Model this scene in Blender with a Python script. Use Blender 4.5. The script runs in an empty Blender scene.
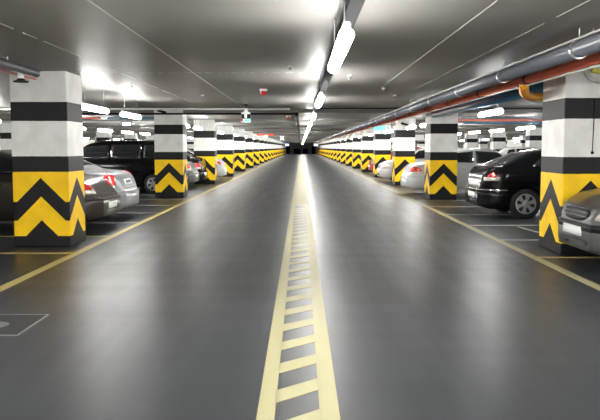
import bpy, bmesh, math, random
from mathutils import Vector, Matrix
from mathutils.bvhtree import BVHTree
random.seed(4)
S = bpy.context.scene
C = S.collection
PI = math.pi
F = 680.0; CAM_H = 1.48; CEIL = 2.60
PITCH = math.atan(52.5 / F)

# ------------------------------------------------------------------ materials
def mat(name, col, rough=.5, metal=0., spec=.5, coat=0., emit=None, estr=0., bump=0., bscale=40.):
    m = bpy.data.materials.new(name); m.use_nodes = True
    nt = m.node_tree; b = nt.nodes['Principled BSDF']
    b.inputs['Base Color'].default_value = (*col, 1)
    b.inputs['Roughness'].default_value = rough
    b.inputs['Metallic'].default_value = metal
    b.inputs['Specular IOR Level'].default_value = spec
    b.inputs['Coat Weight'].default_value = coat
    b.inputs['Coat Roughness'].default_value = .06
    if emit:
        b.inputs['Emission Color'].default_value = (*emit, 1)
        b.inputs['Emission Strength'].default_value = estr
    # slight procedural wear so nothing is a flat colour
    tc = nt.nodes.new('ShaderNodeTexCoord'); n = nt.nodes.new('ShaderNodeTexNoise')
    n.inputs['Scale'].default_value = bscale; n.inputs['Detail'].default_value = 4
    nt.links.new(tc.outputs['Object'], n.inputs['Vector'])
    mr = nt.nodes.new('ShaderNodeMapRange')
    mr.inputs['To Min'].default_value = max(.02, rough * .85); mr.inputs['To Max'].default_value = min(1, rough * 1.15)
    nt.links.new(n.outputs['Fac'], mr.inputs['Value']); nt.links.new(mr.outputs['Result'], b.inputs['Roughness'])
    if bump:
        bp = nt.nodes.new('ShaderNodeBump'); bp.inputs['Strength'].default_value = bump
        bp.inputs['Distance'].default_value = .01
        nt.links.new(n.outputs['Fac'], bp.inputs['Height']); nt.links.new(bp.outputs['Normal'], b.inputs['Normal'])
    return m

def N(nt, kind, **kw):
    n = nt.nodes.new(kind)
    for k, v in kw.items(): setattr(n, k, v)
    return n
def mth(nt, op, a, b=None, c=None):
    n = nt.nodes.new('ShaderNodeMath'); n.operation = op
    for i, v in enumerate((a, b, c)):
        if v is None: continue
        if isinstance(v, (int, float)): n.inputs[i].default_value = v
        else: nt.links.new(v, n.inputs[i])
    return n.outputs[0]
def ramp(nt, src, stops):
    r = nt.nodes.new('ShaderNodeValToRGB')
    while len(r.color_ramp.elements) < len(stops): r.color_ramp.elements.new(.5)
    for e, (p, c) in zip(r.color_ramp.elements, stops): e.position = p; e.color = (*c, 1)
    nt.links.new(src, r.inputs[0]); return r.outputs[0]

def floor_mat():
    m = bpy.data.materials.new('grey_epoxy_floor'); m.use_nodes = True; nt = m.node_tree
    b = nt.nodes['Principled BSDF']; tc = N(nt, 'ShaderNodeTexCoord')
    n1 = N(nt, 'ShaderNodeTexNoise'); n1.inputs['Scale'].default_value = .6; n1.inputs['Detail'].default_value = 5
    nt.links.new(tc.outputs['Object'], n1.inputs['Vector'])
    mp = N(nt, 'ShaderNodeMapping'); mp.inputs['Scale'].default_value = (3.0, .25, 1)
    nt.links.new(tc.outputs['Object'], mp.inputs['Vector'])
    n2 = N(nt, 'ShaderNodeTexNoise'); n2.inputs['Scale'].default_value = 1.6; n2.inputs['Detail'].default_value = 6
    nt.links.new(mp.outputs[0], n2.inputs['Vector'])
    c = ramp(nt, n1.outputs['Fac'], [(.3, (.021, .0235, .027)), (.7, (.031, .034, .038))])
    nt.links.new(c, b.inputs['Base Color'])
    mr = N(nt, 'ShaderNodeMapRange'); mr.inputs['From Min'].default_value = .3; mr.inputs['From Max'].default_value = .7
    mr.inputs['To Min'].default_value = .33; mr.inputs['To Max'].default_value = .42
    nt.links.new(n2.outputs['Fac'], mr.inputs['Value']); nt.links.new(mr.outputs[0], b.inputs['Roughness'])
    b.inputs['Specular IOR Level'].default_value = .33
    mp3 = N(nt, 'ShaderNodeMapping'); mp3.inputs['Scale'].default_value = (.25, 2.2, 1)
    nt.links.new(tc.outputs['Object'], mp3.inputs['Vector'])
    n3 = N(nt, 'ShaderNodeTexNoise'); n3.inputs['Scale'].default_value = 1.2; n3.inputs['Detail'].default_value = 5
    nt.links.new(mp3.outputs[0], n3.inputs['Vector'])
    av = mth(nt, 'ADD', mth(nt, 'MULTIPLY', n2.outputs['Fac'], .6), mth(nt, 'MULTIPLY', n3.outputs['Fac'], .4))
    nt.links.new(av, mr.inputs['Value'])
    return m
def ceil_mat():
    m = bpy.data.materials.new('grey_painted_concrete'); m.use_nodes = True; nt = m.node_tree
    b = nt.nodes['Principled BSDF']; tc = N(nt, 'ShaderNodeTexCoord')
    n1 = N(nt, 'ShaderNodeTexNoise'); n1.inputs['Scale'].default_value = .45; n1.inputs['Detail'].default_value = 6
    nt.links.new(tc.outputs['Object'], n1.inputs['Vector'])
    c = ramp(nt, n1.outputs['Fac'], [(.3, (.158, .152, .143)), (.7, (.188, .182, .171))])
    nt.links.new(c, b.inputs['Base Color']); b.inputs['Roughness'].default_value = .46
    b.inputs['Specular IOR Level'].default_value = .28
    bp = N(nt, 'ShaderNodeBump'); bp.inputs['Strength'].default_value = .25; bp.inputs['Distance'].default_value = .02
    nt.links.new(n1.outputs['Fac'], bp.inputs['Height']); nt.links.new(bp.outputs[0], b.inputs['Normal'])
    return m
def pillar_mat():
    # horizontal black and white bands above, yellow with black chevrons below; object space, every face the same
    m = bpy.data.materials.new('hazard_painted_concrete'); m.use_nodes = True; nt = m.node_tree
    b = nt.nodes['Principled BSDF']; tc = N(nt, 'ShaderNodeTexCoord'); ge = N(nt, 'ShaderNodeNewGeometry')
    sp = N(nt, 'ShaderNodeSeparateXYZ'); nt.links.new(tc.outputs['Object'], sp.inputs[0])
    sn = N(nt, 'ShaderNodeSeparateXYZ'); nt.links.new(tc.outputs['Normal'], sn.inputs[0])
    x, y, z = sp.outputs
    side = mth(nt, 'GREATER_THAN', mth(nt, 'ABSOLUTE', sn.outputs[0]), .7)
    ax = mth(nt, 'ABSOLUTE', x); ay = mth(nt, 'ABSOLUTE', y)
    u = mth(nt, 'ADD', mth(nt, 'MULTIPLY', ax, mth(nt, 'SUBTRACT', 1, side)), mth(nt, 'MULTIPLY', ay, side))
    nz = N(nt, 'ShaderNodeTexNoise'); nz.inputs['Scale'].default_value = 9; nz.inputs['Detail'].default_value = 5
    nt.links.new(tc.outputs['Object'], nz.inputs['Vector'])
    wob = mth(nt, 'MULTIPLY', mth(nt, 'SUBTRACT', nz.outputs['Fac'], .5), .008)
    zz = mth(nt, 'ADD', z, wob)
    s = mth(nt, 'ADD', zz, mth(nt, 'MINIMUM', u, .36))
    def gt(a, v): return mth(nt, 'GREATER_THAN', a, v)
    def band(a, lo, hi): return mth(nt, 'MULTIPLY', gt(a, lo), mth(nt, 'LESS_THAN', a, hi))
    k1 = band(zz, 1.12, 1.35); k2 = band(zz, 1.87, 2.15)
    low = mth(nt, 'LESS_THAN', zz, 1.12)
    chev = band(s, .75, 1.03); tri = mth(nt, 'LESS_THAN', s, .40); base = mth(nt, 'LESS_THAN', zz, .16)
    ck = mth(nt, 'MULTIPLY', low, mth(nt, 'MAXIMUM', chev, mth(nt, 'MAXIMUM', tri, base)))
    black = mth(nt, 'MAXIMUM', ck, mth(nt, 'MAXIMUM', k1, k2))
    mx = N(nt, 'ShaderNodeMix', data_type='RGBA'); nt.links.new(low, mx.inputs[0])
    mx.inputs[6].default_value = (.78, .78, .76, 1); mx.inputs[7].default_value = (.95, .60, .008, 1)
    mb = N(nt, 'ShaderNodeMix', data_type='RGBA'); nt.links.new(black, mb.inputs[0])
    nt.links.new(mx.outputs[2], mb.inputs[6]); mb.inputs[7].default_value = (.008, .008, .009, 1)
    # scuffs
    n2 = N(nt, 'ShaderNodeTexNoise'); n2.inputs['Scale'].default_value = 3; n2.inputs['Detail'].default_value = 8
    nt.links.new(tc.outputs['Object'], n2.inputs['Vector'])
    dirt = ramp(nt, n2.outputs['Fac'], [(.35, (.86, .85, .83)), (.6, (1, 1, 1))])
    mu = N(nt, 'ShaderNodeMix', data_type='RGBA', blend_type='MULTIPLY'); mu.inputs[0].default_value = 1
    nt.links.new(mb.outputs[2], mu.inputs[6]); nt.links.new(dirt, mu.inputs[7])
    nt.links.new(mu.outputs[2], b.inputs['Base Color']); b.inputs['Roughness'].default_value = .5; b.inputs['Specular IOR Level'].default_value = .22
    return m

M = dict(
    floor=floor_mat(), ceil=ceil_mat(), pillar=pillar_mat(),
    wall=mat('wall_plaster', (.80, .79, .76), .7, bump=.1), darkwall=mat('dark_end_wall', (.34, .35, .36), .6),
    pale=mat('pale_yellow_paint', (.33, .305, .165), .5, spec=.25), yellow=mat('yellow_line_paint', (.42, .35, .13), .5, spec=.25),
    white=mat('white_line_paint', (.40, .40, .36), .5, spec=.25), joint=mat('chalky_joint', (.46, .45, .42), .8),
    lamp=mat('lamp_diffuser', (.9, .9, .9), .4, emit=(1, .985, .95), estr=26.),
    housing=mat('lamp_housing', (.55, .55, .55), .4), steel=mat('galvanised_steel', (.34, .35, .36), .35, .8),
    tray=mat('dark_cable_tray', (.012, .012, .013), .85, spec=.04), greypipe=mat('grey_insulated_pipe', (.12, .13, .15), .24, .0),
    redpipe=mat('red_sprinkler_pipe', (.78, .17, .10), .32, coat=.2), bluepipe=mat('blue_pipe', (.03, .12, .22), .3),
    whitepipe=mat('white_conduit', (.6, .6, .58), .35), orange=mat('orange_elbow_plastic', (.80, .36, .02), .35),
    rubber=mat('tyre_rubber', (.012, .012, .012), .75), black=mat('black_plastic', (.008, .008, .009), .5, spec=.2),
    glass=mat('dark_car_glass', (.012, .016, .018), .05, spec=.9, coat=.5),
    chrome=mat('chrome', (.6, .6, .6), .15, 1.), hub=mat('silver_hubcap', (.42, .43, .44), .3, .6),
    redlens=mat('red_lens', (.55, .012, .012), .12, coat=1.), amber=mat('amber_lens', (.7, .25, .05), .12, coat=1.),
    clearlens=mat('clear_lens', (.62, .58, .52), .12, .3, coat=1.), plate=mat('white_plate', (.75, .76, .76), .4),
    plategrey=mat('dark_plate_marks', (.10, .11, .12), .5),
    redplastic=mat('red_plastic', (.6, .02, .02), .35), whiteplastic=mat('white_plastic', (.7, .7, .7), .4),
    blueglow=mat('lit_blue_sign', (.05, .45, .7), .4, emit=(.12, .66, 1.), estr=.35),
    redglow=mat('red_led_panel', (.5, .03, .02), .4, emit=(1., .12, .05), estr=.35),
    whiteglow=mat('lit_white_sign', (.9, .9, .9), .4, emit=(1, 1, .97), estr=.7),
    greenglow=mat('green_signal_lens', (.05, .5, .2), .4, emit=(.1, .8, .35), estr=.8),
    coldglow=mat('cold_light_panel', (.6, .7, 1), .4, emit=(.40, .55, 1.), estr=1.),
    iron=mat('cast_iron_cover', (.025, .026, .028), .5, .0, spec=.25, bump=.2, bscale=60),
)
def paint(name, col, metal=.5, rough=.28, coat=.9): return mat(name, col, min(.45, rough + .08), metal * .5, coat=coat * .45)

# ------------------------------------------------------------------ mesh helpers
def box(bm, c, s, rot=None):
    m = Matrix.Translation(c) @ (rot or Matrix.Identity(4)) @ Matrix.Diagonal((*s, 1))
    return bmesh.ops.create_cube(bm, size=1, matrix=m)['verts']
def tube(bm, pts, r, n=12, cap=True):
    pts = [Vector(p) for p in pts]; rings = []
    for i, p in enumerate(pts):
        d = (pts[min(i + 1, len(pts) - 1)] - pts[max(i - 1, 0)]).normalized()
        up = Vector((0, 0, 1)) if abs(d.z) < .9 else Vector((1, 0, 0))
        a = d.cross(up).normalized(); b = a.cross(d).normalized()
        rings.append([bm.verts.new(p + a * (r * math.cos(2 * PI * k / n)) + b * (r * math.sin(2 * PI * k / n))) for k in range(n)])
    for A, B in zip(rings, rings[1:]):
        for k in range(n): bm.faces.new((A[k], A[(k + 1) % n], B[(k + 1) % n], B[k]))
    if cap: bm.faces.new(rings[0][::-1]); bm.faces.new(rings[-1])
def lathe(bm, prof, n=28, axis='y', c=(0, 0, 0)):
    c = Vector(c); rings = []
    for (r, h) in prof:
        ring = []
        for k in range(n):
            t = 2 * PI * k / n
            p = {'y': (r * math.cos(t), h, r * math.sin(t)), 'z': (r * math.cos(t), r * math.sin(t), h), 'x': (h, r * math.cos(t), r * math.sin(t))}[axis]
            ring.append(bm.verts.new(c + Vector(p)))
        rings.append(ring)
    for A, B in zip(rings, rings[1:]):
        for k in range(n): bm.faces.new((A[k], A[(k + 1) % n], B[(k + 1) % n], B[k]))
    bm.faces.new(rings[0][::-1]); bm.faces.new(rings[-1])
def obj(name, bm, m, parent=None, smooth=False, bevel=0., norm=True):
    if norm: bmesh.ops.recalc_face_normals(bm, faces=bm.faces[:])
    me = bpy.data.meshes.new(name); bm.to_mesh(me); bm.free(); me.materials.append(m)
    if smooth:
        for p in me.polygons: p.use_smooth = True
    o = bpy.data.objects.new(name, me); C.objects.link(o)
    if parent: o.parent = parent
    if bevel:
        md = o.modifiers.new('bevel', 'BEVEL'); md.width = bevel; md.segments = 2; md.limit_method = 'ANGLE'
    return o
def mk(name, m, fn, parent=None, smooth=False, bevel=0.):
    bm = bmesh.new(); fn(bm); return obj(name, bm, m, parent, smooth, bevel)
def bx(name, m, c, s, parent=None, bevel=0.):
    return mk(name, m, lambda bm: box(bm, c, s), parent, False, bevel)
def tag(o, label, cat, group=None):
    o['label'] = label; o['category'] = cat
    if group: o['group'] = group
    return o
def struct(o): o['kind'] = 'structure'; return o
def empty(name, loc, label, cat, group=None, rz=0):
    o = bpy.data.objects.new(name, None); C.objects.link(o); o.empty_display_size = .1
    o.location = loc; o.rotation_euler = (0, 0, rz)
    return tag(o, label, cat, group)
def kids(o): return [c for c in bpy.data.objects if c.parent == o]
def dup(o, loc=None, label=None, group=None, parent=None):
    c = o.copy(); C.objects.link(c); c.parent = parent
    if loc is not None: c.location = loc
    if label: c['label'] = label
    if group: c['group'] = group
    for k in kids(o): dup(k, parent=c)
    return c
ORD = ['first', 'second', 'third', 'fourth', 'fifth', 'sixth', 'seventh', 'eighth', 'ninth', 'tenth', 'eleventh', 'twelfth',
       'thirteenth', 'fourteenth', 'fifteenth', 'sixteenth', 'seventeenth', 'eighteenth', 'nineteenth', 'twentieth',
       'twenty-first', 'twenty-second', 'twenty-third', 'twenty-fourth', 'twenty-fifth', 'twenty-sixth', 'twenty-seventh',
       'twenty-eighth', 'twenty-ninth', 'thirtieth', 'thirty-first', 'thirty-second', 'thirty-third', 'thirty-fourth', 'thirty-fifth',
       'thirty-sixth', 'thirty-seventh', 'thirty-eighth', 'thirty-ninth', 'fortieth', 'forty-first', 'forty-second']

# ------------------------------------------------------------------ setting
XW, Y0, Y1 = 29.0, -11.0, 158.0
floor = struct(bx('floor', M['floor'], (0, (Y0 + Y1) / 2, -.1), (2 * XW, Y1 - Y0, .2)))
ceiling = struct(bx('ceiling', M['ceil'], (0, (Y0 + Y1) / 2, CEIL + .1), (2 * XW, Y1 - Y0, .2)))
struct(bx('wall_left', M['wall'], (-XW - .1, (Y0 + Y1) / 2, CEIL / 2), (.2, Y1 - Y0, CEIL)))
struct(bx('wall_right', M['wall'], (XW + .1, (Y0 + Y1) / 2, CEIL / 2), (.2, Y1 - Y0, CEIL)))
struct(bx('wall_back', M['wall'], (0, Y0 - .1, CEIL / 2), (2 * XW + .4, .2, CEIL)))
struct(bx('wall_front', M['darkwall'], (0, Y1 + .1, CEIL / 2), (2 * XW + .4, .2, CEIL)))

for q_, (xa, xb, za) in enumerate(((-1.7, -.1, 1.2), (.4, 1.6, 1.2), (-3.4, -2.6, 1.9), (2.5, 3.3, 1.9)), 1):
    struct(bx('door_%d' % q_, M['tray'], ((xa + xb) / 2, Y1 - .04, za / 2), (xb - xa, .08, za)))
LF = [-17.5, -8.5, 10.0, 20.0]; RF = [-17.5, -8.5, 9.3, 19.25]
LF = [10.0, 20.0, 27.4]; RF = [9.3, 19.25, 26.4]
while LF[-1] < 145: LF.append(LF[-1] + 7.25)
while RF[-1] < 145: RF.append(RF[-1] + 7.15)
PW, PWR, PT, PTL = .84, .77, .86, .72
LX, RX = -3.45 - PW / 2, 3.58 + PWR / 2

# crosswise concrete downstands, one at each pillar pair past the first
for i, yb in enumerate(LF[1:], 1):
    struct(bx('trim_%d' % i, M['ceil'], (0, yb + .45, CEIL - .05), (2 * XW, .5, .10)))

# floor paint, all children of the floor
def flat(name, m, polys, parent, z=.003):
    bm = bmesh.new()
    for P in polys:
        top = [bm.verts.new((x, y, z)) for x, y in P]; bot = [bm.verts.new((x, y, -.002)) for x, y in P]
        bm.faces.new(top); n = len(P)
        for k in range(n): bm.faces.new((top[k], bot[k], bot[(k + 1) % n], top[(k + 1) % n]))
    return obj(name, bm, m, parent)
def rect(x0, x1, y0, y1): return [(x0, y0), (x1, y0), (x1, y1), (x0, y1)]
# centre ladder: two edge lines with slanted bars, solid further off
polys = [rect(-.245, -.145, -8, 17.2), rect(.105, .215, -8, 17.2)]
y = 4.05 + .515 * -20
while y < 16.9:
    polys.append([(-.15, y - .21), (.11, y + .01), (.11, y + .22), (-.15, y)]); y += .515
hat = flat('hatched_centre_line', M['pale'], polys, floor)
hat['label'] = 'pale yellow ladder hatched centre line'
flat('solid_centre_line', M['pale'], [rect(-.25, .22, 17.2, 152)], floor)
for sx, m_ in ((-1, M['yellow']), (1, M['pale'])):
    flat('lane_edge_line', m_, [rect(*sorted((sx * 3.09, sx * 3.21)), -9, 150)], floor)
def stalls(sx, fronts):
    P0 = fronts[0]
    spans = [(-9.0, -8.0)] + [(f - .2 if sx > 0 else f - .55, f + 1.53 if sx > 0 else f + 1.28) for f in fronts]
    for j, (a, b) in enumerate(spans[1:], 0):
        for k, yy in enumerate((a, b)):
            x0, x1 = sorted((sx * 3.21, sx * 8.3))
            flat('stall_line', M['yellow'] if (j == 0 and (sx < 0 or k == 0)) else M['white'], [rect(x0, x1, yy - .045, yy + .045)], floor)
        if j + 2 < len(spans):
            nx = spans[j + 2][0]; n = 4 if nx - b > 7 else 3
            if j < 6:
                for k in range(1, n):
                    yy = b + (nx - b) * k / n
                    flat('stall_line', M['white'], [rect(*sorted((sx * 3.21, sx * 8.3)), yy - .04, yy + .04)], floor)
    for yy in (4.9, 2.8, .7, -1.4) if sx > 0 else (5.3, 3.2, 1.1, -1.0):
        flat('stall_line', M['white'], [rect(*sorted((sx * 3.21, sx * 8.3)), yy - .04, yy + .04)], floor)
stalls(-1, LF[:14]); stalls(1, RF[:14])
flat('bay_mark', M['white'], [[(4.05, 12.65), (4.09, 12.7), (4.26, 11.3), (4.16, 11.3)]], floor)

# ceiling joints
def cj(polys):
    bm = bmesh.new()
    for (xa, ya, xb, yb, w) in polys:
        d = Vector((xb - xa, yb - ya, 0)); L_ = d.length
        a = math.atan2(d.y, d.x)
        box(bm, ((xa + xb) / 2, (ya + yb) / 2, CEIL), (L_, w, .008), Matrix.Rotation(a, 4, 'Z'))
    return obj('joint', bm, M['joint'], ceiling)
cj([(-1.62, -9, -1.62, 20.2, .016)])
cj([(1.50, -9, 1.50, 13, .012)])
for X_, a0, a1 in ((-2.72, 3, 17), (2.20, 3, 16)):
    seg = []; yy = a0
    while yy < a1:
        l = random.uniform(.15, 1.3); seg.append((X_, yy, X_, yy + l, random.uniform(.006, .014))); yy += l + random.uniform(.05, .7)
    cj(seg)
seg = []; xx = -3.4
while xx < .2:
    l = random.uniform(.03, .12); seg.append((xx, 10.3, xx + l, 10.3, .035)); xx += l + random.uniform(.05, .14)
cj(seg)

# ------------------------------------------------------------------ pillars
proto = mk('concrete_pillar', M['pillar'], lambda bm: box(bm, (0, 0, CEIL / 2), (PW, PTL, CEIL)), bevel=.014)
proto_r = mk('concrete_pillar', M['pillar'], lambda bm: box(bm, (0, 0, CEIL / 2), (PWR, PT, CEIL)), bevel=.014)
pg = 'hazard striped pillars along the driving lane'
def plab(i, side, n):
    if i == 0: return 'nearest and largest yellow and black chevron pillar on the %s side' % side
    return '%s pillar from the front in the striped row lining the lane on its %s side' % (ORD[i], side)
pillars = {}
for side, X_, fr in (('left', LX, LF), ('right', RX, RF)):
    for i, f in enumerate(fr):
        loc = (X_ + (0 if i == 0 else (.07 if side == 'right' else -.03)), f + (PTL + .1 if side == 'left' else PT) / 2 + (.05 if side == 'left' else 0), 0)
        if side == 'left' and i == 0:
            o = proto; o.location = loc; tag(o, plab(i, side, 0), 'pillar', pg)
        elif side == 'right' and i == 0:
            o = proto_r; o.location = loc; tag(o, plab(i, side, 0), 'pillar', pg)
        else: o = dup(proto if side == 'left' else proto_r, loc, plab(i, side, 0), pg)
        pillars[(side, i)] = o
for side, sx in (('left', -1), ('right', 1)):
    for rn, X_ in (('second', 13.2), ('third', 20.6)):
        for i in range(14):
            yb = 9.5 + 7.25 * i + (2.5 if rn == 'third' else 0)
            dup(proto, (sx * X_, yb, 0), '%s pillar from the front in the %s striped row out to the %s, behind the parked cars' % (ORD[i], rn, side), 'pillars of the rows beyond the parked cars')

# little fittings on the pillars (children of the pillar they are fixed to)
p = pillars[('right', 0)]
def cab(bm):
    tube(bm, [(.02, -PT / 2 - .008, 2.13), (.015, -PT / 2 - .008, 1.9), (.005, -PT / 2 - .008, 1.42)], .006, 8)
    bmesh.ops.create_icosphere(bm, subdivisions=2, radius=.02, matrix=Matrix.Translation((.02, -PT / 2 - .012, 2.13)))
    bmesh.ops.create_icosphere(bm, subdivisions=2, radius=.022, matrix=Matrix.Translation((.005, -PT / 2 - .012, 1.41)))
mk('cable', M['black'], cab, p)
def hz(bm): box(bm, (.08, -PT / 2 - .03, 2.50), (.26, .06, .06), Matrix.Rotation(.12, 4, 'Y'))
o = mk('corner_guard', mat('yellow_tape', (.75, .68, .04), .4), hz, p, bevel=.008)
mk('guard_band', M['black'], lambda bm: box(bm, (.12, -PT / 2 - .031, 2.497), (.07, .066, .066), Matrix.Rotation(.12, 4, 'Y')), o)
mk('bent_conduit', M['whitepipe'], lambda bm: tube(bm, [(-.12, -PT / 2 - .03, 2.59), (-.11, -PT / 2 - .03, 2.48), (-.05, -PT / 2 - .03, 2.40), (.05, -PT / 2 - .03, 2.37), (.3, -PT / 2 - .03, 2.37)], .03, 12), p, True)
for sd, i in (('left', 0),):
    p = pillars[(sd, i)]
# ------------------------------------------------------------------ lamps
def make_lamp(L_=1.86, name='strip_lamp'):
    r = empty(name, (0, 0, 0), 'x', 'lamp')
    def house(bm):
        prof = [(-.022, .035), (-.026, .06), (-.015, .075), (.015, .075), (.026, .06), (.022, .035)]
        a = [bm.verts.new((x, -L_ / 2, z)) for x, z in prof]; b = [bm.verts.new((x, L_ / 2, z)) for x, z in prof]
        for k in range(6): bm.faces.new((a[k], a[(k + 1) % 6], b[(k + 1) % 6], b[k]))
        bm.faces.new(a[::-1]); bm.faces.new(b)
    mk('housing', M['housing'], house, r)
    def diff(bm):
        n = 12; rings = []
        for yy, s in ((-L_ / 2 - .03, .55), (-L_ / 2 + .02, 1), (L_ / 2 - .02, 1), (L_ / 2 + .03, .55)):
            rings.append([bm.verts.new((.050 * s * math.cos(2 * PI * k / n), yy, -.005 - .046 * s * math.sin(2 * PI * k / n))) for k in range(n)])
        for A, B in zip(rings, rings[1:]):
            for k in range(n): bm.faces.new((A[k], A[(k + 1) % n], B[(k + 1) % n], B[k]))
        bm.faces.new(rings[0]); bm.faces.new(rings[-1][::-1])
    mk('diffuser', M['lamp'], diff, r, True)
    for s in (-1, 1):
        mk('hanger_rod', M['steel'], lambda bm: tube(bm, [(0, s * L_ * .36, .07), (0, s * L_ * .36, CEIL - 2.22)], .006, 6), r)
    return r
LZ = 2.20
lp = make_lamp()
lp2 = make_lamp(1.6)
first = [True, True]
def put_lamp(x, y, label, group, short=False):
    if short:
        if first[1]: o = lp2; first[1] = False; o['label'] = label; o['group'] = group; o.location = (x, y, LZ); return o
        return dup(lp2, (x, y, LZ), label, group)
    if first[0]:
        o = lp; first[0] = False; o['label'] = label; o['group'] = group; o.location = (x, y, LZ)
    else: o = dup(lp, (x, y, LZ), label, group)
    return o
i = 0
y = 5.30 - 5.45 * 2
while y < 150:
    if y < 3: lab = 'bright strip lamp over the middle of the lane, behind or above the viewpoint'
    else:
        lab = '%s bright strip lamp from the front hanging over the middle of the lane' % ORD[i]; i += 1
    put_lamp(.29, y, lab, 'strip lamps over the centre of the lane'); y += 5.45
for sd_, x_ in (('left', -2.1), ('right', 2.3)):  # unseen lamps added around the camera to light the near pillar fronts
    for k in range(5):
        put_lamp(x_, .9 - 2.3 * k, '%s added fill lamp behind the viewpoint on the %s half of the lane' % (ORD[k], sd_), 'added fill lamps behind the viewpoint')
for sd_, x_ in (('left', -6.3), ('right', 6.3)):  # more added lamps, out of view, brightening near pillars and the grey car
    for k in range(3):
        put_lamp(x_, 5.2 - 2.8 * k, '%s added fill lamp outside the view, over the cars on the near %s' % (ORD[k], sd_), 'added fill lamps over the near cars')
for side, sx, fr, X_ in (('left', -1, LF, -3.86), ('right', 1, RF, 3.98)):
    ys = []
    for a, b in zip(fr, fr[1:]):
        a2 = a + PT
        n = 2
        if sx > 0 and b - a > 8: ys.append(14.4); continue
        for k in range(n):
            if b - a > 8: ys.append(a2 + (1.95, 4.7)[k] + (.0 if sx < 0 else -.6))
            else: ys.append(a2 + (b - a2) * (.27 + .46 * k))
    for k, yy in enumerate([4.1 - 2.6 * q for q in range(5)]):
        put_lamp(X_, yy, '%s strip lamp beside the viewpoint, above the near %s bays' % (ORD[k], side), 'strip lamps above the near bays')
    for k, yy in enumerate(ys[:32]):
        put_lamp(X_, yy, '%s strip lamp past the nearest %s pillar, above the bay fronts' % (ORD[k], side), 'strip lamps above the %s bay fronts' % side, True)
    for k in range(20):
        put_lamp(sx * 8.3, 14.2 + 3.7 * k, '%s strip lamp from the front in the row above the %s bay ends' % (ORD[k], side), 'strip lamps of the outer rows')
    for k in range(16):
        put_lamp(sx * 16.9, 16.5 + 4.6 * k, '%s strip lamp from the front over the next lane to the %s' % (ORD[k], side), 'strip lamps of the outer rows')
    for k in range(16):
        put_lamp(sx * 26.5, 20 + 5.3 * k, '%s strip lamp from the front near the far %s wall' % (ORD[k], side), 'strip lamps of the outer rows')

# ------------------------------------------------------------------ pipes and trays
def run(name, m, x, z, r, y0, y1, label, cat, clamp_r=None, cm=None, step=2.4, start=0.7, rods=True, n=14):
    e = empty(name, (x, y0, z), label, cat)
    mk('pipe', m, lambda bm: tube(bm, [(0, 0, 0), (0, y1 - y0, 0)], r, n), e, True)
    yy = start
    k = 0
    while yy < y1 - y0 and k < 40:
        def cl(bm):
            lathe(bm, [(r + .001, -.02), (r + .012, -.02), (r + .012, .02), (r + .001, .02)], 16, 'y', (0, yy, 0))
            if rods: tube(bm, [(0, yy, r), (0, yy, CEIL - z - .001)], .006, 6)
        mk('clamp', cm or M['steel'], cl, e); yy += step; k += 1
    return e
run('heating_pipe', M['greypipe'], 2.62, 2.40, .078, -9, 157, 'thick silver grey pipe running along the ceiling above the right lane edge', 'pipe', start=1.1)
run('sprinkler_pipe', M['redpipe'], 3.02, 2.385, .056, -9, 157, 'long red sprinkler pipe running along the ceiling beside the right pillars', 'pipe', cm=M['black'], start=1.35)
run('thin_conduit', M['whitepipe'], 3.07, 2.322, .009, -9, 157, 'thin white conduit running just under the long red pipe', 'pipe', cm=M['steel'], step=3.6)
def tr(bm): box(bm, (0, 83, 0), (.16, 166, .006)); box(bm, (-.08, 83, .008), (.006, 166, .02)); box(bm, (.08, 83, .008), (.006, 166, .02))
e = empty('cable_tray', (2.66, -9, 2.486), 'flat grey metal cable tray just above the thick silver grey pipe', 'cable tray')
mk('tray', mat('tray_metal', (.36, .35, .34), .5, .3), tr, e)
for k in range(30): mk('bracket', M['steel'], lambda bm: box(bm, (0, 1.1 + 2.4 * k, -.01), (.19, .03, .012)) and tube(bm, [(.09, 1.1 + 2.4 * k, -.01), (.09, 1.1 + 2.4 * k, .11)], .005, 6), e)
# centre tray carrying the lamps
e = empty('cable_tray', (.36, -9, 2.44), 'narrow dark cable tray running above the middle row of lamps', 'cable tray')
mk('tray', M['tray'], lambda bm: box(bm, (0, 82, 0), (.10, 164, .05)), e)
for k in range(40): mk('bracket', M['tray'], lambda bm: tube(bm, [(0, 1.4 + 2.75 * k, .02), (0, 1.4 + 2.75 * k, .16)], .006, 6), e)
# dark duct from crosswise run then along the lane
e = empty('dark_duct', (-.12, 19.55, 2.44), 'dark duct turning from crosswise to run up the middle of the lane', 'duct')
mk('duct', M['tray'], lambda bm: (box(bm, (0, 65, 0), (.09, 130, .07)), box(bm, (-3.5, .04, 0), (7, .08, .05))), e)
for k in range(14): mk('bracket', M['steel'], lambda bm: tube(bm, [(0, .3 + 7 * k, .03), (0, .3 + 7 * k, .16)], .006, 6), e)
for k in (1, 3, 5): mk('bracket', M['steel'], lambda bm: tube(bm, [(-k, .04, .03), (-k, .04, .16)], .006, 6), e)
def cross(name, m, x0, x1, y, z, r, label):
    e = empty(name, (x0, y, z), label, 'pipe')
    mk('pipe', m, lambda bm: tube(bm, [(0, 0, 0), (x1 - x0, 0, 0)], r, 12), e, True)
    for k in range(4):
        xx = (x1 - x0) * (.1 + .27 * k)
        mk('clamp', M['steel'], lambda bm: tube(bm, [(xx, 0, 0), (xx, 0, CEIL - z)], .006, 6), e)
cross('crosswise_pipe', M['whitepipe'], -12.5, -.3, 18.9, 2.54, .028, 'long white pipe crossing the ceiling left of the middle, ahead of the second pillars')
cross('crosswise_pipe', M['tray'], .5, 12.5, 19.1, 2.57, .015, 'dark pipe crossing the ceiling right of the middle, ahead of the second pillars')
cross('crosswise_pipe', M['redpipe'], -9.0, -6.4, 21.9, 2.42, .03, 'red pipe crossing above the black van')
cross('crosswise_pipe', M['bluepipe'], -6.2, -4.4, 21.9, 2.42, .03, 'blue pipe crossing left of the second left pillar')
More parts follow.
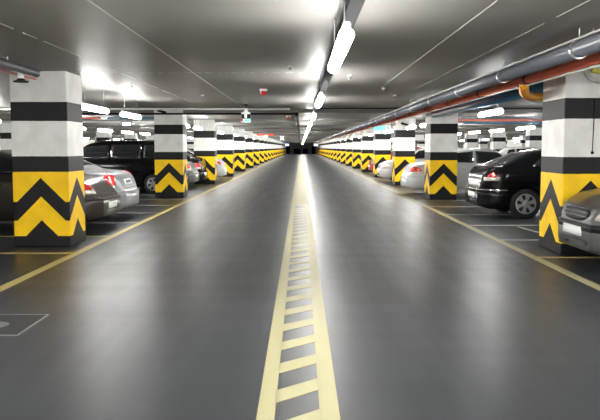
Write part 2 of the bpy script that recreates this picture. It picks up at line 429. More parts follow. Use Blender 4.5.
cross('crosswise_pipe', M['redpipe'], 5.4, 10.2, 23.9, 2.44, .035, 'red pipe crossing the ceiling beyond the silver car on the right')
cross('crosswise_pipe', M['bluepipe'], 5.8, 10.2, 24.4, 2.35, .03, 'blue grey pipe crossing under a red one beyond the silver car on the right')
cross('crosswise_pipe', M['greypipe'], 4.8, 12.2, 22.9, 2.47, .05, 'grey pipe crossing the ceiling beyond the silver car on the right')
cross('crosswise_pipe', M['whitepipe'], -12.0, -4.5, 24.6, 2.40, .04, 'pale pipe crossing the ceiling beyond the black van')
# blue duct between the first and second pillars on the right
e = empty('blue_duct', (3.74, RF[0] + PT + .05, 2.41), 'dark blue pipe joining the first and second pillars on the right', 'pipe')
mk('pipe', M['bluepipe'], lambda bm: tube(bm, [(0, 0, 0), (0, RF[1] - RF[0] - PT - .1, 0)], .10, 16), e, True)
for k in range(3): mk('clamp', M['steel'], lambda bm: tube(bm, [(0, .9 + 3 * k, .08), (0, .9 + 3 * k, .16)], .007, 6), e)
# orange elbow from the red pipe towards the first right pillar's far face
def elb(bm): tube(bm, [(3.04, 9.35, 2.34), (3.10, 9.55, 2.32), (3.17, 9.75, 2.27), (3.26, 9.95, 2.25), (3.37, 10.12, 2.235), (3.50, 10.25, 2.235), (3.66, 10.30, 2.235)], .066, 14)
tag(mk('pipe_elbow', M['orange'], elb, None, True), 'fat orange elbow bending from the red pipe to the nearest right pillar', 'pipe')
# dark duct ending at the first left pillar
e = empty('dark_pipe', (-3.62, -6, 2.50), 'thick dark pipe ending in a cap over the nearest left pillar', 'pipe')
mk('pipe', mat('dark_grey_pipe', (.07, .07, .075), .45), lambda bm: tube(bm, [(0, 0, 0), (0, 15.35, 0), (.0, 15.42, -.01)], .055, 16), e, True)
mk('support_post', M['whiteplastic'], lambda bm: tube(bm, [(-.13, 15.2, -.03), (-.13, 15.2, -.11)], .045, 14), e)
mk('support_flange', M['black'], lambda bm: lathe(bm, [(.04, -.09), (.055, -.12), (.10, -.135), (.10, -.15)], 18, 'z', (-.13, 15.2, 0)), e)
for k in range(6): mk('clamp', M['steel'], lambda bm: tube(bm, [(0, 1 + 2.7 * k, .04), (0, 1 + 2.7 * k, .1)], .007, 6), e)
run('thin_red_pipe', M['redpipe'], -3.86, 2.47, .018, -6, 9.98, 'thin red pipe alongside the dark pipe at the nearest left pillar', 'pipe', step=3, start=1)

# ------------------------------------------------------------------ signs, detectors
def ball(name, x, y, m, label, r=.05):
    e = empty(name, (x, y, CEIL), label, 'alarm')
    mk('base', M['whiteplastic'], lambda bm: lathe(bm, [(r * 1.3, 0), (r * 1.3, -.03), (r * .8, -.045)], 16, 'z'), e)
    mk('dome', m, lambda bm: lathe(bm, [(r * .9, -.04), (r, -.07), (r * .7, -.11), (r * .25, -.125)], 16, 'z'), e, True)
ball('alarm_beacon', -.72, 13.2, M['redplastic'], 'red domed beacon on the ceiling left of the middle lamps', .06)
ball('alarm_beacon', -.45, 24.2, M['redplastic'], 'small red beacon further along the ceiling near the middle', .07)
k = 0
for (x, y, w) in ((.75, 10.6, 'right of the middle lamps, beyond the first lamp'), (1.55, 12.9, 'by the chalky joint on the right'), (2.0, 14.6, 'close to the pipes on the right'), (-.15, 9.4, 'just left of the second middle lamp'), (-2.1, 14.6, 'between the chalky joints on the left'), (-3.0, 12.2, 'over the left lane edge')):
    e = empty('smoke_detector', (x, y, CEIL), 'tiny ceiling detector ' + w, 'detector', 'ceiling detectors')
    mk('base', M['whiteplastic'], lambda bm: lathe(bm, [(.035, 0), (.035, -.02), (.02, -.03)], 12, 'z'), e)
    mk('head', M['steel'], lambda bm: lathe(bm, [(.014, -.028), (.018, -.06), (.01, -.07)], 10, 'z'), e)
e = empty('lane_signal', (-1.44, 17.9, 2.15), 'hanging signal with white arrow above dark housing with red and green lenses', 'sign')
mk('hanger', M['black'], lambda bm: (tube(bm, [(0, 0, .2), (0, 0, CEIL - 2.15)], .012, 8), lathe(bm, [(.05, .45), (.05, .42)], 12, 'z')), e)
def arrow(bm):
    P = [(-.12, .20), (.12, .20), (.12, .24), (.05, .26), (.03, .34), (-.03, .34), (-.05, .26), (-.12, .24)]
    a = [bm.verts.new((x, -.015, z)) for x, z in P]; b = [bm.verts.new((x, .015, z)) for x, z in P]
    bm.faces.new(a); bm.faces.new(b[::-1])
    for q in range(8): bm.faces.new((a[q], b[q], b[(q + 1) % 8], a[(q + 1) % 8]))
mk('arrow_plate', M['whiteplastic'], arrow, e)
mk('housing', M['black'], lambda bm: box(bm, (0, 0, .11), (.22, .08, .18)), e, bevel=.01)
mk('sign_panel', M['whiteplastic'], lambda bm: box(bm, (0, -.045, .03), (.26, .02, .10)), e)
mk('green_lens', M['greenglow'], lambda bm: box(bm, (.03, -.06, .03), (.13, .012, .07)), e)
mk('red_lens', M['redplastic'], lambda bm: box(bm, (-.10, -.06, .045), (.06, .012, .05)), e)
mk('arrow_slot', M['whiteglow'], lambda bm: box(bm, (0, -.045, .15), (.05, .012, .08)), e)
def hang(name, c, s, m, label, frame=M['black'], extra=None):
    e = empty(name, c, label, 'sign')
    mk('frame', frame, lambda bm: box(bm, (0, .02, 0), (s[0] + .05, .05, s[1] + .05)), e, bevel=.006)
    mk('face', m, lambda bm: box(bm, (0, -.008, 0), (s[0], .012, s[1])), e)
    for q in (-.35, .35): mk('hanger_rod', M['steel'], lambda bm: tube(bm, [(q * s[0], .02, s[1] / 2), (q * s[0], .02, CEIL - c[2])], .007, 6), e)
    return e
hang('hanging_sign', (-5.35, 21.0, 2.20), (.26, .10), M['whiteglow'], 'small lit white sign in a dark frame above the black van')
hang('hanging_sign', (3.36, 29.2, 2.30), (.5, .15), M['blueglow'], 'lit blue sign hanging beside the third pillar on the right', M['steel'])
e = hang('led_sign', (-2.35, 45, 2.32), (1.1, .09), M['redglow'], 'wide thin red illuminated sign hanging left of the middle')
mk('lit_block', M['whiteglow'], lambda bm: box(bm, (.05, -.02, -.10), (.22, .03, .13)), e)
e = empty('lane_cross_sign', (-1.72, 62, 2.33), 'lit white cross sign hanging over the left half of the lane', 'sign')
mk('cross', M['whiteglow'], lambda bm: (box(bm, (0, 0, 0), (.5, .04, .07), Matrix.Rotation(.8, 4, 'Y')), box(bm, (0, 0, 0), (.5, .04, .07), Matrix.Rotation(-.8, 4, 'Y'))), e)
mk('hanger_rod', M['steel'], lambda bm: tube(bm, [(0, 0, .03), (0, 0, CEIL - 2.33)], .01, 6), e)
hang('hanging_sign', (6.1, 35.8, 2.0), (.7, .3), M['whiteplastic'], 'pale sign board hanging beyond the silver car on the right')
# lit cold panels at far end
hang('light_panel', (-4.0, 151, 2.05), (2.6, .42), M['coldglow'], 'bluish lit panel at the far end of the lane on the left')
hang('light_panel', (4.2, 151, 2.05), (2.6, .42), M['whiteglow'], 'white lit panel at the far end of the lane on the right')
# fittings by the pillars
def floodlight(x, y, z, label):
    e = empty('security_camera', (x, y, z), label, 'camera')
    mk('bracket', M['black'], lambda bm: tube(bm, [(0, 0, 0), (0, -.10, .03)], .02, 8), e)
    mk('camera_body', M['black'], lambda bm: (box(bm, (.02, -.15, .02), (.26, .12, .07), Matrix.Rotation(.25, 4, 'Y')),), e, bevel=.015)
    mk('lens', M['glass'], lambda bm: lathe(bm, [(.025, -.23), (.022, -.20)], 14, 'y', (-.06, 0, .03)), e)
floodlight(-4.05, LF[1], 2.50, 'black camera mounted high on the second left pillar')
floodlight(3.95, RF[2] - .01, 2.36, 'black camera mounted high on the third right pillar')

# drain cover
e = empty('floor_hatch', (-2.69, 5.60, 0), 'square metal hatch set in the floor at the near left', 'hatch')
mk('frame', M['steel'], lambda bm: [box(bm, c, s) for c, s in (((0, -.33, .002), (.9, .015, .008)), ((0, .33, .002), (.9, .015, .008)), ((-.45, 0, .002), (.015, .67, .008)), ((.45, 0, .002), (.015, .67, .008)))], e)
mk('cover', M['iron'], lambda bm: box(bm, (0, 0, .001), (.87, .63, .006)), e)
mk('badge', M['steel'], lambda bm: lathe(bm, [(.11, .004), (.10, .008)], 24, 'z', (.14, -.03, 0)), e)

# ------------------------------------------------------------------ cars
def interp(T, x):
    if x <= T[0][0]: return T[0][1]
    for (a, va), (b, vb) in zip(T, T[1:]):
        if x <= b: return va + (vb - va) * (x - a) / (b - a)
    return T[-1][1]
TYPES = {
 'sedan': dict(L=4.5, top=[(0, .58), (.04, .68), (.09, .80), (.16, .90), (.26, .955), (.45, .985), (.82, 1.02), (1.1, 1.17), (1.5, 1.36), (1.85, 1.435), (2.4, 1.45), (2.75, 1.40), (3.1, 1.22), (3.45, 1.02), (3.6, .98), (4.1, .88), (4.32, .78), (4.43, .66), (4.5, .52)],
    belt=[(0, .55), (.05, .66), (.15, .82), (.3, .89), (.7, .94), (2.5, .95), (3.5, .93), (4.1, .82), (4.35, .70), (4.5, .48)], wx=(1.0, 3.62), win=[(.98, 1.36, 1.55, 1.02), (1.62, 2.2, 2.2, 1.62), (2.28, 2.72, 3.12, 2.28)]),
 'notch': dict(L=4.2, top=[(0, .56), (.03, .76), (.07, .95), (.14, 1.05), (.25, 1.09), (.42, 1.115), (.7, 1.26), (1.0, 1.385), (1.4, 1.45), (2.0, 1.465), (2.5, 1.41), (2.85, 1.22), (3.2, 1.02), (3.35, .97), (3.85, .87), (4.05, .76), (4.15, .64), (4.2, .5)],
    belt=[(0, .53), (.05, .84), (.15, .98), (.5, 1.04), (1.4, 1.0), (3.2, .93), (3.85, .80), (4.05, .68), (4.2, .46)], wx=(.90, 3.40), win=[(1.15, 1.32, 1.62, 1.42), (1.70, 1.9, 2.18, 1.7), (2.26, 2.45, 2.85, 2.26)]),
 'hatch': dict(L=4.05, top=[(0, .56), (.04, .80), (.10, 1.0), (.2, 1.15), (.45, 1.40), (.7, 1.47), (1.4, 1.52), (2.1, 1.50), (2.5, 1.40), (2.85, 1.20), (3.15, 1.02), (3.3, .97), (3.72, .90), (3.9, .83), (4.0, .77), (4.05, .64)],
    belt=[(0, .52), (.05, .78), (.15, .95), (.5, 1.02), (2.2, .96), (3.1, .93), (3.7, .82), (3.9, .76), (4.0, .70), (4.05, .6)], wx=(.72, 3.25), win=[(.6, .75, 1.2, .85), (1.28, 1.28, 2.0, 1.28), (2.08, 2.08, 2.9, 2.08)]),
 'van': dict(L=4.6, top=[(0, .6), (.03, .9), (.07, 1.25), (.16, 1.55), (.35, 1.68), (1.2, 1.74), (2.6, 1.73), (3.0, 1.64), (3.4, 1.36), (3.75, 1.12), (3.9, 1.06), (4.35, .92), (4.5, .78), (4.57, .66), (4.6, .5)],
    belt=[(0, .55), (.05, .88), (.15, 1.04), (2.2, 1.04), (3.6, 1.02), (4.35, .84), (4.5, .7), (4.6, .46)], wx=(.86, 3.74), win=[(.35, .5, 1.15, 1.15), (1.25, 1.25, 2.2, 2.2), (2.3, 2.3, 3.45, 3.3)]),
}
def smooth_tab(T, x, h):
    n = 5
    return sum(interp(T, x + h * (k - 2) / 2) for k in range(n)) / n
def car(name, kind, label, colour, x, y, rot, W=.86, dz=0., seams=True, taillight='corner', plate_z=.46, group=None,
        chrome_strip=False, low=None, top=None, strip=False, roofmat=None, lite=False, fog=False):
    T = dict(TYPES[kind]); T['top'] = top or T['top']; L_ = T['L']; R = .315; WR = .355
    e = empty(name, (x, y, 0), label, 'car', group, rot)
    P = colour; xs = []
    st = .06 if lite else .028
    n = int(L_ / st)
    for k in range(n + 1): xs.append(L_ * k / n)
    xs += [.008, .018, .04, L_ - .008, L_ - .018, L_ - .04]; xs = sorted(set(xs))
    wheels = [w for w in T['wx']]
    def halfw(s):
        er, ef = s, L_ - s; w = W
        if er < .55: w *= .62 + .38 * (1 - (1 - er / .55) ** 2.6)
        if ef < .75: w *= .56 + .44 * (1 - (1 - ef / .75) ** 2.6)
        return w
    def arch(s):
        a = 0
        for w in wheels:
            d = abs(s - w)
            if d < WR: a = max(a, R + math.sqrt(WR * WR - d * d))
        return a
    def ring(s):
        w = halfw(s); zt = smooth_tab(T['top'], s, .05 if .12 < s < L_ - .12 else 0) + dz
        zb = min(smooth_tab(T['belt'], s, .05 if .12 < s < L_ - .12 else 0), zt - .03)
        z0 = .21 + .10 * max(0, 1 - min(s, L_ - s) / .25); hc = zt - zb
        wt = w * .945 - .40 * max(0, hc - .06)
        pts = [(w * .90, z0), (w * .965, z0 + .05), (w * .985, z0 + .3 * (zb - z0)), (w, z0 + .62 * (zb - z0)), (w * .995, zb - .12 * (zb - z0)), (w * .975, zb - .03 * (zb - z0)),
               (w * .945, zb), (w * .945 * .5 + wt * .5 + .004, zb + .43 * hc), (wt + .005, zb + .80 * hc), (wt * .96, zb + .92 * hc), (wt * .82, zb + .975 * hc), (wt * .5, zt - .004), (wt * .2, zt)]
        ar = arch(s)
        pts = [(a, max(b, min(ar, zb - .04))) if q < 5 else (a, b) for q, (a, b) in enumerate(pts)]
        return pts
    bm = bmesh.new(); rows = []
    for s in xs:
        r = ring(s); full = [(a, b) for a, b in r] + [(-a, b) for a, b in r[::-1]]
        rows.append([bm.verts.new((s - L_ / 2, a, b)) for a, b in full])
    for A, B in zip(rows, rows[1:]):
        for k in range(len(A) - 1): bm.faces.new((A[k], A[k + 1], B[k + 1], B[k]))
    bm.faces.new(rows[0]); bm.faces.new(rows[-1][::-1])
    bmesh.ops.recalc_face_normals(bm, faces=bm.faces[:])
    bmesh.ops.dissolve_degenerate(bm, dist=.0004, edges=bm.edges[:])
    bvh = BVHTree.FromBMesh(bm)
    obj('body', bm, P, e, True, norm=False)
    def patch(pname, m, ang, q4, off=.006, nx=8, ny=6, parent=None, thick=.012, zdir=False, rnd=0):
        # q4: corners (t,z) in order; ang: direction seen from, degrees (0 = front, 90 = left side, 180 = rear)
        d = Vector((math.cos(math.radians(ang)), math.sin(math.radians(ang)), 0)); lat = Vector((-d.y, d.x, 0))
        b2 = bmesh.new(); G_ = []
        for j in range(ny + 1):
            v = j / ny; row = []
            for i_ in range(nx + 1):
                u = i_ / nx
                uu, vv = u, v
                if rnd:
                    cu, cv = 2 * u - 1, 2 * v - 1
                    k1 = (1 - rnd * cv * cv * .5) ; k2 = (1 - rnd * cu * cu * .5)
                    uu = (cu * k1 + 1) / 2; vv = (cv * k2 + 1) / 2
                (t0, z0), (t1, z1), (t2, z2), (t3, z3) = q4
                t = (t0 * (1 - uu) + t1 * uu) * (1 - vv) + (t3 * (1 - uu) + t2 * uu) * vv
                z = (z0 * (1 - uu) + z1 * uu) * (1 - vv) + (z3 * (1 - uu) + z2 * uu) * vv
                if zdir:
                    hit = bvh.ray_cast(Vector((t, z, 4)), Vector((0, 0, -1)))
                else:
                    hit = bvh.ray_cast(d * 6 + lat * t + Vector((0, 0, z)), -d)
                if hit[0] is None or (hit[0].x ** 2 + hit[0].y ** 2) > 20:
                    tgt = (lat * t + Vector((0, 0, z)) + d * (L_ / 2 if ang in (0, 180) else W)); nn = bvh.find_nearest(tgt); pt, nr = nn[0], nn[1]
                else: pt, nr = hit[0], hit[1]
                if nr.dot(d if not zdir else Vector((0, 0, 1))) < 0: nr = -nr
                row.append((pt + nr * off, pt - nr * thick))
            G_.append(row)
        top = [[b2.verts.new(p[0]) for p in row] for row in G_]; bot = [[b2.verts.new(p[1]) for p in row] for row in G_]
        for j in range(ny):
            for i_ in range(nx):
                b2.faces.new((top[j][i_], top[j][i_ + 1], top[j + 1][i_ + 1], top[j + 1][i_]))
                b2.faces.new((bot[j][i_], bot[j + 1][i_], bot[j + 1][i_ + 1], bot[j][i_ + 1]))
        rim = [(0, i_) for i_ in range(nx)] + [(j, nx) for j in range(ny)] + [(ny, i_) for i_ in range(nx, 0, -1)] + [(j, 0) for j in range(ny, 0, -1)]
        for a, b in zip(rim, rim[1:] + rim[:1]):
            b2.faces.new((top[a[0]][a[1]], bot[a[0]][a[1]], bot[b[0]][b[1]], top[b[0]][b[1]]))
        return obj(pname, b2, m, parent or e, True)
    X = lambda s: s - L_ / 2
    # underbody
    bx('underbody', M['black'], (0, 0, .40), (L_ - .5, 2 * W - .62, .42), e)
    # glass
    rz0 = smooth_tab(T['top'], 0, 0)
    tr_ = dz
    hi = max(v for _, v in T['top']) + dz
    cab_r = {'sedan': 1.10, 'notch': 1.14, 'hatch': 1.13, 'van': 1.18}[kind] + dz * .6
    cab_f = {'sedan': 1.02, 'notch': 1.02, 'hatch': 1.02, 'van': 1.14}[kind] + dz * .6
    patch('rear_window', M['glass'], 180, [(-W * .72, cab_r), (W * .72, cab_r), (W * .60, hi - .09), (-W * .60, hi - .09)], .004, 10, 8, thick=.01)
    patch('windscreen', M['glass'], 0, [(-W * .76, cab_f + .02), (W * .76, cab_f + .02), (W * .62, hi - .08), (-W * .62, hi - .08)], .004, 10, 8, thick=.01)
    def belt_at(s): return interp(T['belt'], s)
    for sg, ang in ((1, 90), (-1, -90)):
        for (b0, t0, t1, b1) in [(w[0], w[1], w[2], w[3]) for w in T['win']]:
            pass
        wins = {'sedan': [((.92, 1.04), (2.02, 1.01), (2.02, 1.36), (1.50, 1.31)), ((2.10, 1.01), (3.22, 1.00), (2.78, 1.33), (2.10, 1.37))],
                'notch': [((1.02, 1.08), (1.68, 1.05), (1.68, 1.38), (1.30, 1.32)), ((1.76, 1.05), (2.98, .99), (2.52, 1.34), (1.76, 1.385))],
                'hatch': [((.62, 1.10), (1.06, 1.07), (1.06, 1.41), (.76, 1.37)), ((1.13, 1.07), (1.86, 1.04), (1.86, 1.43), (1.13, 1.42)), ((1.93, 1.04), (2.88, 1.0), (2.48, 1.34), (1.93, 1.42))],
                'van': [((.34, 1.12), (1.2, 1.12), (1.2, 1.60), (.42, 1.57)), ((1.28, 1.12), (2.25, 1.12), (2.25, 1.60), (1.28, 1.61)), ((2.33, 1.12), (3.48, 1.11), (3.05, 1.52), (2.33, 1.60))]}[kind]
        for wq in wins:
            q = [((X(s) if sg < 0 else -X(s)), z + dz * (1 if z > 1.2 else .5)) for s, z in wq]
            patch('side_window', M['glass'], ang, q, .004, 8, 5, thick=.01)
        if not lite:
            for s_ in {'sedan': (1.62, 2.55), 'notch': (1.35, 2.3), 'hatch': (1.75,), 'van': (1.5, 2.6)}[kind]:
                xx = X(s_); q = [(xx if sg < 0 else -xx, .83), ((xx + .16) if sg < 0 else -(xx + .16), .83), ((xx + .16) if sg < 0 else -(xx + .16), .86), (xx if sg < 0 else -xx, .86)]
                patch('door_handle', P, ang, q, .022, 4, 2)
            # door shut lines
            for s_ in {'sedan': (1.25, 2.06, 3.2), 'notch': (1.28, 1.72, 2.9), 'hatch': (1.1, 2.9), 'van': (1.24, 2.29, 3.4)}[kind]:
                xx = X(s_); q = [(xx * -sg - .004, .34 + (.36 if s_ < 1.3 else 0)), (xx * -sg + .004, .34 + (.36 if s_ < 1.3 else 0)), (xx * -sg + .004, .97), (xx * -sg - .004, .97)]
                patch('door_seam', M['black'], ang, q, .0015, 1, 6, thick=.004)
            xx = X(.2); x2 = X(L_ - .4)
            def mir(bm):
                lathe(bm, [(.02, -.10), (.075, -.08), (.085, 0), (.06, .07), (.02, .085)], 12, 'y', (X({'sedan': 3.12, 'notch': 2.86, 'hatch': 2.8, 'van': 3.4}[kind]), sg * (W + .04), 1.02 + dz))
                box(bm, (X({'sedan': 3.12, 'notch': 2.86, 'hatch': 2.8, 'van': 3.4}[kind]), sg * (W - .05), .98 + dz), (.06, .14, .04))
            mk('wing_mirror', P, mir, e, True)
    # bumpers
    for end in (0, 1):
        b2 = bmesh.new(); rws = []
        lim = (wheels[0] - WR - .01) if end == 0 else (L_ - wheels[1] - WR - .01)
        ds = [0, .008, .02, .04, .07, .11, .16, .22, .30, .40, .5, .6]
        ds = [d_ for d_ in ds if d_ < lim] + [lim]
        for d_ in ds:
            s = d_ if end == 0 else L_ - d_
            w = halfw(s) + .016; ex = -.028 if end == 0 else .028
            f_ = max(0, 1 - d_ / .2)
            z0 = .20 + .06 * f_
            tp = .58 - .01 * f_
            P4 = [(w * .90, z0), (w * .97, z0 + .05), (w * .995, .36), (w * 1.0, .47), (w * .995, tp - .05), (w * .97, tp), (w * .90, tp + .006)]
            full = P4 + [(-a, b) for a, b in P4[::-1]]
            rws.append([b2.verts.new((X(s) + ex * min(1, 1.2 - d_), a, b)) for a, b in full])
        for A, B in zip(rws, rws[1:]):
            for k in range(len(A)): b2.faces.new((A[k], A[(k + 1) % len(A)], B[(k + 1) % len(A)], B[k]))
        b2.faces.new(rws[0]); b2.faces.new(rws[-1][::-1])
        obj('rear_bumper' if end == 0 else 'front_bumper', b2, P, e, True)
        if chrome_strip and end == 0:
            for z_, hh in ((.60, .03),):
                b3 = bmesh.new(); r3 = []
                for d_ in ds:
                    w = halfw(d_) + .024; r3.append((X(d_) - .04 * min(1, 1.2 - d_), w))
                path = [(a, b, z_) for a, b in r3[::-1]] + [(a, -b, z_) for a, b in r3]
                path.insert(len(r3), (X(0) - .048, 0, z_))
                tube(b3, path, .018, 8); obj('chrome_strip', b3, M['chrome'], e, True)
    # rear lights
    if kind in ('sedan', 'notch') :
        for sg in (1, -1):
            if taillight == 'upright':
                q = [(-.12, .66), (.10, .66), (.06, .98), (-.16, .95)]
            elif taillight == 'triangle':
                q = [(-.15, .80), (.17, .80), (.02, .97), (-.06, .97)]
            else: q = [(-.27, .68), (.18, .68), (.14, .88), (-.12, .90)]
            a = 180 - sg * 42 if sg > 0 else 180 + 42
            # centre of the corner in this direction
            d = Vector((math.cos(math.radians(a)), math.sin(math.radians(a)), 0)); lat = Vector((-d.y, d.x, 0))
            cpt = Vector((X(.16), sg * W * .93, 0)); t0 = cpt.dot(lat)
            q2 = [(t0 + (t if sg > 0 else -t) * 1.0, z + dz) for t, z in q]
            l = patch('tail_light', M['redlens'], a, q2, .012, 10, 6, rnd=.5)
            q3 = [(t0 + (q[0][0] if sg > 0 else -q[0][0]), q[0][1] - .01 + dz), (t0 + (q[1][0] if sg > 0 else -q[1][0]), q[0][1] - .01 + dz),
                  (t0 + (q[1][0] if sg > 0 else -q[1][0]), q[0][1] + .06 + dz), (t0 + (q[0][0] if sg > 0 else -q[0][0]), q[0][1] + .06 + dz)]
            if taillight == 'upright': q3 = [(t0 + sg * t, z + dz) for t, z in ((-.04, .74), (-.01, .74), (-.02, .9), (-.06, .9))]
            patch('reversing_lens', M['clearlens'], a, q3, .016, 8, 3, parent=l)
        patch('boot_seam', M['black'], 180, [(-W * .62, .635), (W * .62, .635), (W * .62, .645), (-W * .62, .645)], .002, 8, 1, thick=.004)
    else:
        for sg in (1, -1):
            a = 180 - sg * 42; d = Vector((math.cos(math.radians(a)), math.sin(math.radians(a)), 0)); lat = Vector((-d.y, d.x, 0))
            t0 = Vector((X(.16), sg * W * .93, 0)).dot(lat)
            patch('tail_light', M['redlens'], a, [(t0 - .1, .72), (t0 + .1, .72), (t0 + .1, 1.05), (t0 - .1, 1.05)], .01, 6, 6, rnd=.5)
    pl = patch('number_plate', M['plate'], 180, [(-.26, plate_z - .055), (.26, plate_z - .055), (.26, plate_z + .055), (-.26, plate_z + .055)], .034 if plate_z < .58 else .012, 4, 2)
    patch('plate_marks', M['plategrey'], 180, [(-.20, plate_z - .025), (.20, plate_z - .025), (.20, plate_z + .03), (-.20, plate_z + .03)], (.034 if plate_z < .58 else .012) + .002, 4, 2, parent=pl) if plate_z > .58 else None
    if fog:
        for sg in (-1, 1): patch('rear_reflector', M['redlens'], 180 - sg * 30, [(sg * -.35 - .05, .47), (sg * -.35 + .05, .47), (sg * -.35 + .05, .51), (sg * -.35 - .05, .51)], .03, 4, 2)
    # front: grille, headlights, plate
    if kind == 'hatch' or kind == 'sedan' or kind == 'van' or kind == 'notch':
        gh = .165 if kind == 'hatch' else .12
        g = patch('grille', M['black'], 0, [(-.34, .595), (.34, .595), (.42, .595 + gh), (-.42, .595 + gh)], .012, 10, 4, rnd=.5)
        if strip:
            patch('bumper_strip', M['black'], 0, [(-.80, .49), (.80, .49), (.80, .57), (-.80, .57)], .036, 24, 2)
        for q in range(3):
            zz = .60 + gh * (q + .9) / 3.4
            patch('grille_bar', P, 0, [(-.36, zz), (.36, zz), (.36, zz + .010), (-.36, zz + .010)], .02, 10, 1, parent=g)
        patch('lower_intake', M['black'], 0, [(-.55, .27), (.55, .27), (.5, .38), (-.5, .38)], .036, 12, 3, rnd=.3)
        patch('front_plate', M['plate'], 0, [(-.26, .42), (.26, .42), (.26, .53), (-.26, .53)], .05, 4, 2, thick=.0)
        for sg in (1, -1):
            a = sg * 38; d = Vector((math.cos(math.radians(a)), math.sin(math.radians(a)), 0)); lat = Vector((-d.y, d.x, 0))
            t0 = Vector((X(L_ - .2), sg * W * .84, 0)).dot(lat)
            q2 = [(t0 - sg * .33, .61), (t0 + sg * .13, .65), (t0 + sg * .17, .80 if kind == 'hatch' else .76), (t0 - sg * .12, .78 if kind == 'hatch' else .74)]
            hl = patch('headlight', M['clearlens'], a, q2, .01, 10, 6, rnd=.4)
        patch('bonnet_seam', M['black'], 0, [(-W * .62, .735), (W * .62, .735), (W * .62, .742), (-W * .62, .742)], .002, 8, 1, thick=.003)
    # wheels
    for w in wheels:
        for sg in (1, -1):
            wc = (X(w), sg * (W - .115), R)
            t = mk('wheel', M['rubber'], lambda bm: lathe(bm, [(.20, -.095), (.27, -.105), (R - .02, -.095), (R, -.07), (R, .07), (R - .02, .095), (.27, .105), (.20, .095)], 40, 'y', wc), e, True)
            def rim(bm):
                o = sg * .098
                c0 = Vector(wc)
                lathe(bm, [(.212, o - sg * .02), (.212, o + sg * .012), (.190, o + sg * .018), (.186, o - sg * .02)], 36, 'y', wc)
                lathe(bm, [(.065, o - sg * .02), (.065, o + sg * .02), (.03, o + sg * .03)], 18, 'y', wc)
                ns = 6
                for k in range(ns):
                    a0 = 2 * PI * k / ns + .3
                    vs = []
                    for (r_, hw) in ((.05, .032), (.11, .032), (.16, .046), (.20, .080)):
                        for q in (-1, 1):
                            for yy in (o - sg * .01, o + sg * .012):
                                rr = Vector((math.cos(a0), 0, math.sin(a0))) * r_ + Vector((-math.sin(a0), 0, math.cos(a0))) * (hw * q)
                                vs.append(bm.verts.new(c0 + rr + Vector((0, yy, 0))))
                    for k2 in range(3):
                        A = vs[k2 * 4:k2 * 4 + 4]; B = vs[k2 * 4 + 4:k2 * 4 + 8]
                        for (i1, i2) in ((0, 1), (1, 3), (3, 2), (2, 0)): bm.faces.new((A[i1], A[i2], B[i2], B[i1]))
            mk('hubcap', M['hub'], rim, t)
            mk('brake_disc', M['black'], lambda bm: lathe(bm, [(.2, -.04), (.2, sg * .04)] if sg > 0 else [(.2, .04), (.2, -.04)], 24, 'y', wc), t)
    return e

bronze = paint('bronze_car_paint', (.034, .028, .024), .6, .25)
silver = paint('silver_car_paint', (.24, .25, .26), .7, .3)
palesilver = paint('pale_silver_car_paint', (.42, .44, .46), .35, .3)
blackp = mat('black_car_paint', (.005, .005, .006), .12, 0., spec=.3)
greyp = paint('grey_car_paint', (.075, .078, .077), .6, .3)
whitep = paint('white_car_paint', (.55, .55, .55), .05, .35)
redp = paint('red_car_paint', (.35, .02, .02), .3, .3)
bluep = paint('navy_car_paint', (.02, .03, .06), .4, .3)

def rearcar(side, X_rear, Yc, kind, **k):   # tail towards the lane
    L_ = TYPES[kind]['L']
    return (X_rear + L_ / 2 if side > 0 else X_rear - L_ / 2), Yc, (0 if side > 0 else PI)
def nosecar(side, Xn, Yc, kind):
    L_ = TYPES[kind]['L']
    return (Xn + L_ / 2 if side > 0 else Xn - L_ / 2), Yc, (PI if side > 0 else 0)
def add(nm, kind, lab, col, pos, **k): return car(nm, kind, lab, col, *pos, **k)
add('saloon_car', 'sedan', 'dark bronze saloon parked behind the nearest left pillar, tail towards the lane', bronze, rearcar(-1, -3.50, 12.5, 'sedan'), W=.87, taillight='corner', plate_z=.44,
    top=[(0, .58), (.05, .63), (.10, .69), (.18, .78), (.28, .87), (.42, .94), (.85, 1.0), (1.1, 1.16), (1.5, 1.36)] + TYPES['sedan']['top'][8:])
add('saloon_car', 'sedan', 'silver saloon with tall red tail lights beside the dark bronze saloon', silver, rearcar(-1, -3.62, 14.5, 'sedan'), W=.86, taillight='upright', plate_z=.76)
add('passenger_van', 'van', 'black van parked side-on left of the second left pillar', blackp, rearcar(-1, -3.85, 22.6, 'van'), W=.92, dz=-.02)
add('saloon_car', 'sedan', 'grey saloon seen just right of the second left pillar', greyp, rearcar(-1, -3.78, 24.5, 'sedan'), W=.84)
add('saloon_car', 'notch', 'black car with red tail lights just left of the third left pillar', blackp, rearcar(-1, -3.72, 26.35, 'notch'), W=.8)
add('saloon_car', 'sedan', 'silver car between the third and fourth left pillars', palesilver, rearcar(-1, -3.36, 30.1, 'sedan'), W=.85)
add('hatchback_car', 'notch', 'black car with silver six-spoke wheels and bumper strip behind the nearest right pillar', blackp, rearcar(1, 3.75, 14.83, 'notch'), W=.83, chrome_strip=True, taillight='triangle', plate_z=.47, fog=True)
add('saloon_car', 'sedan', 'pale silver saloon passing behind the second right pillar', palesilver, rearcar(1, 3.28, 21.65, 'sedan'), W=.86, dz=.0)
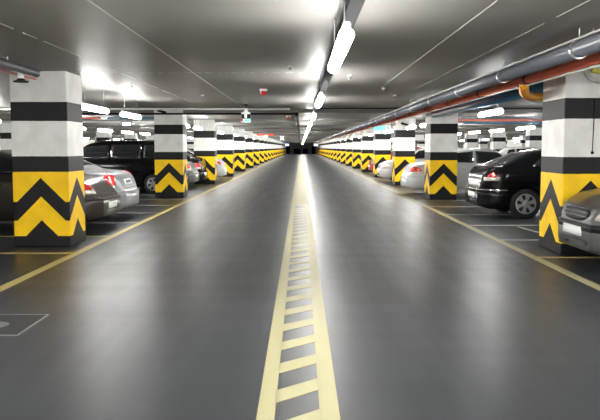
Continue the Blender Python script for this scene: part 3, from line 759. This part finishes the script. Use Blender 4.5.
add('hatchback_car', 'hatch', 'grey car nosing out at the right edge in front of the nearest right pillar', greyp, nosecar(1, 3.39, 8.36, 'hatch'), W=.83, strip=True)
add('hatchback_car', 'hatch', 'white car nosing out between the third and fourth right pillars', whitep, nosecar(1, 3.33, 29.0, 'hatch'), W=.85)
add('hatchback_car', 'hatch', 'dark red car between the fourth and fifth right pillars', redp, nosecar(1, 3.75, 37.2, 'hatch'), W=.85, lite=True)
add('hatchback_car', 'hatch', 'dark car whose roof shows above the black car on the right', bluep, (11.3, 24.3, 0), W=.86, dz=.06, lite=True)
# deeper rows
add('saloon_car', 'sedan', 'silver car in the outer left row beyond the black van', silver, (-11.0, 31.6, 0), W=.86, lite=True)
add('hatchback_car', 'hatch', 'white car in the outer left row, nearer than its silver neighbour', whitep, (-11.0, 28.9, PI), W=.86, lite=True)
add('hatchback_car', 'hatch', 'dark car in the outer left row, deepest of the three there', bluep, (-11.0, 36.2, 0), W=.86, lite=True)
add('saloon_car', 'sedan', 'grey saloon in the outer right row beyond the silver saloon', greyp, (11.2, 30.6, 0), W=.86, lite=True)
add('hatchback_car', 'hatch', 'white car in the outer right row beyond the silver saloon', whitep, (11.2, 33.3, 0), W=.86, lite=True)

# ------------------------------------------------------------------ camera, world, colour
cd = bpy.data.cameras.new('camera'); cam = bpy.data.objects.new('camera', cd); C.objects.link(cam)
cd.sensor_fit = 'HORIZONTAL'; cd.sensor_width = 36; cd.lens = 36 * F / 600
cd.shift_y = -10 / 600; cd.shift_x = -1 / 600; cd.clip_start = .05; cd.clip_end = 400
cam.location = (0, 0, CAM_H)
cam.rotation_euler = (PI / 2 - PITCH, math.radians(-.3) * 0, 0)
S.camera = cam
w = bpy.data.worlds.new('world'); w.use_nodes = True
w.node_tree.nodes['Background'].inputs[0].default_value = (.9, .95, 1, 1); w.node_tree.nodes['Background'].inputs[1].default_value = .02
S.world = w
S.view_settings.view_transform = 'Standard'; S.view_settings.look = 'None'; S.view_settings.exposure = 2.15; S.view_settings.gamma = 1
S.view_settings.use_curve_mapping = False
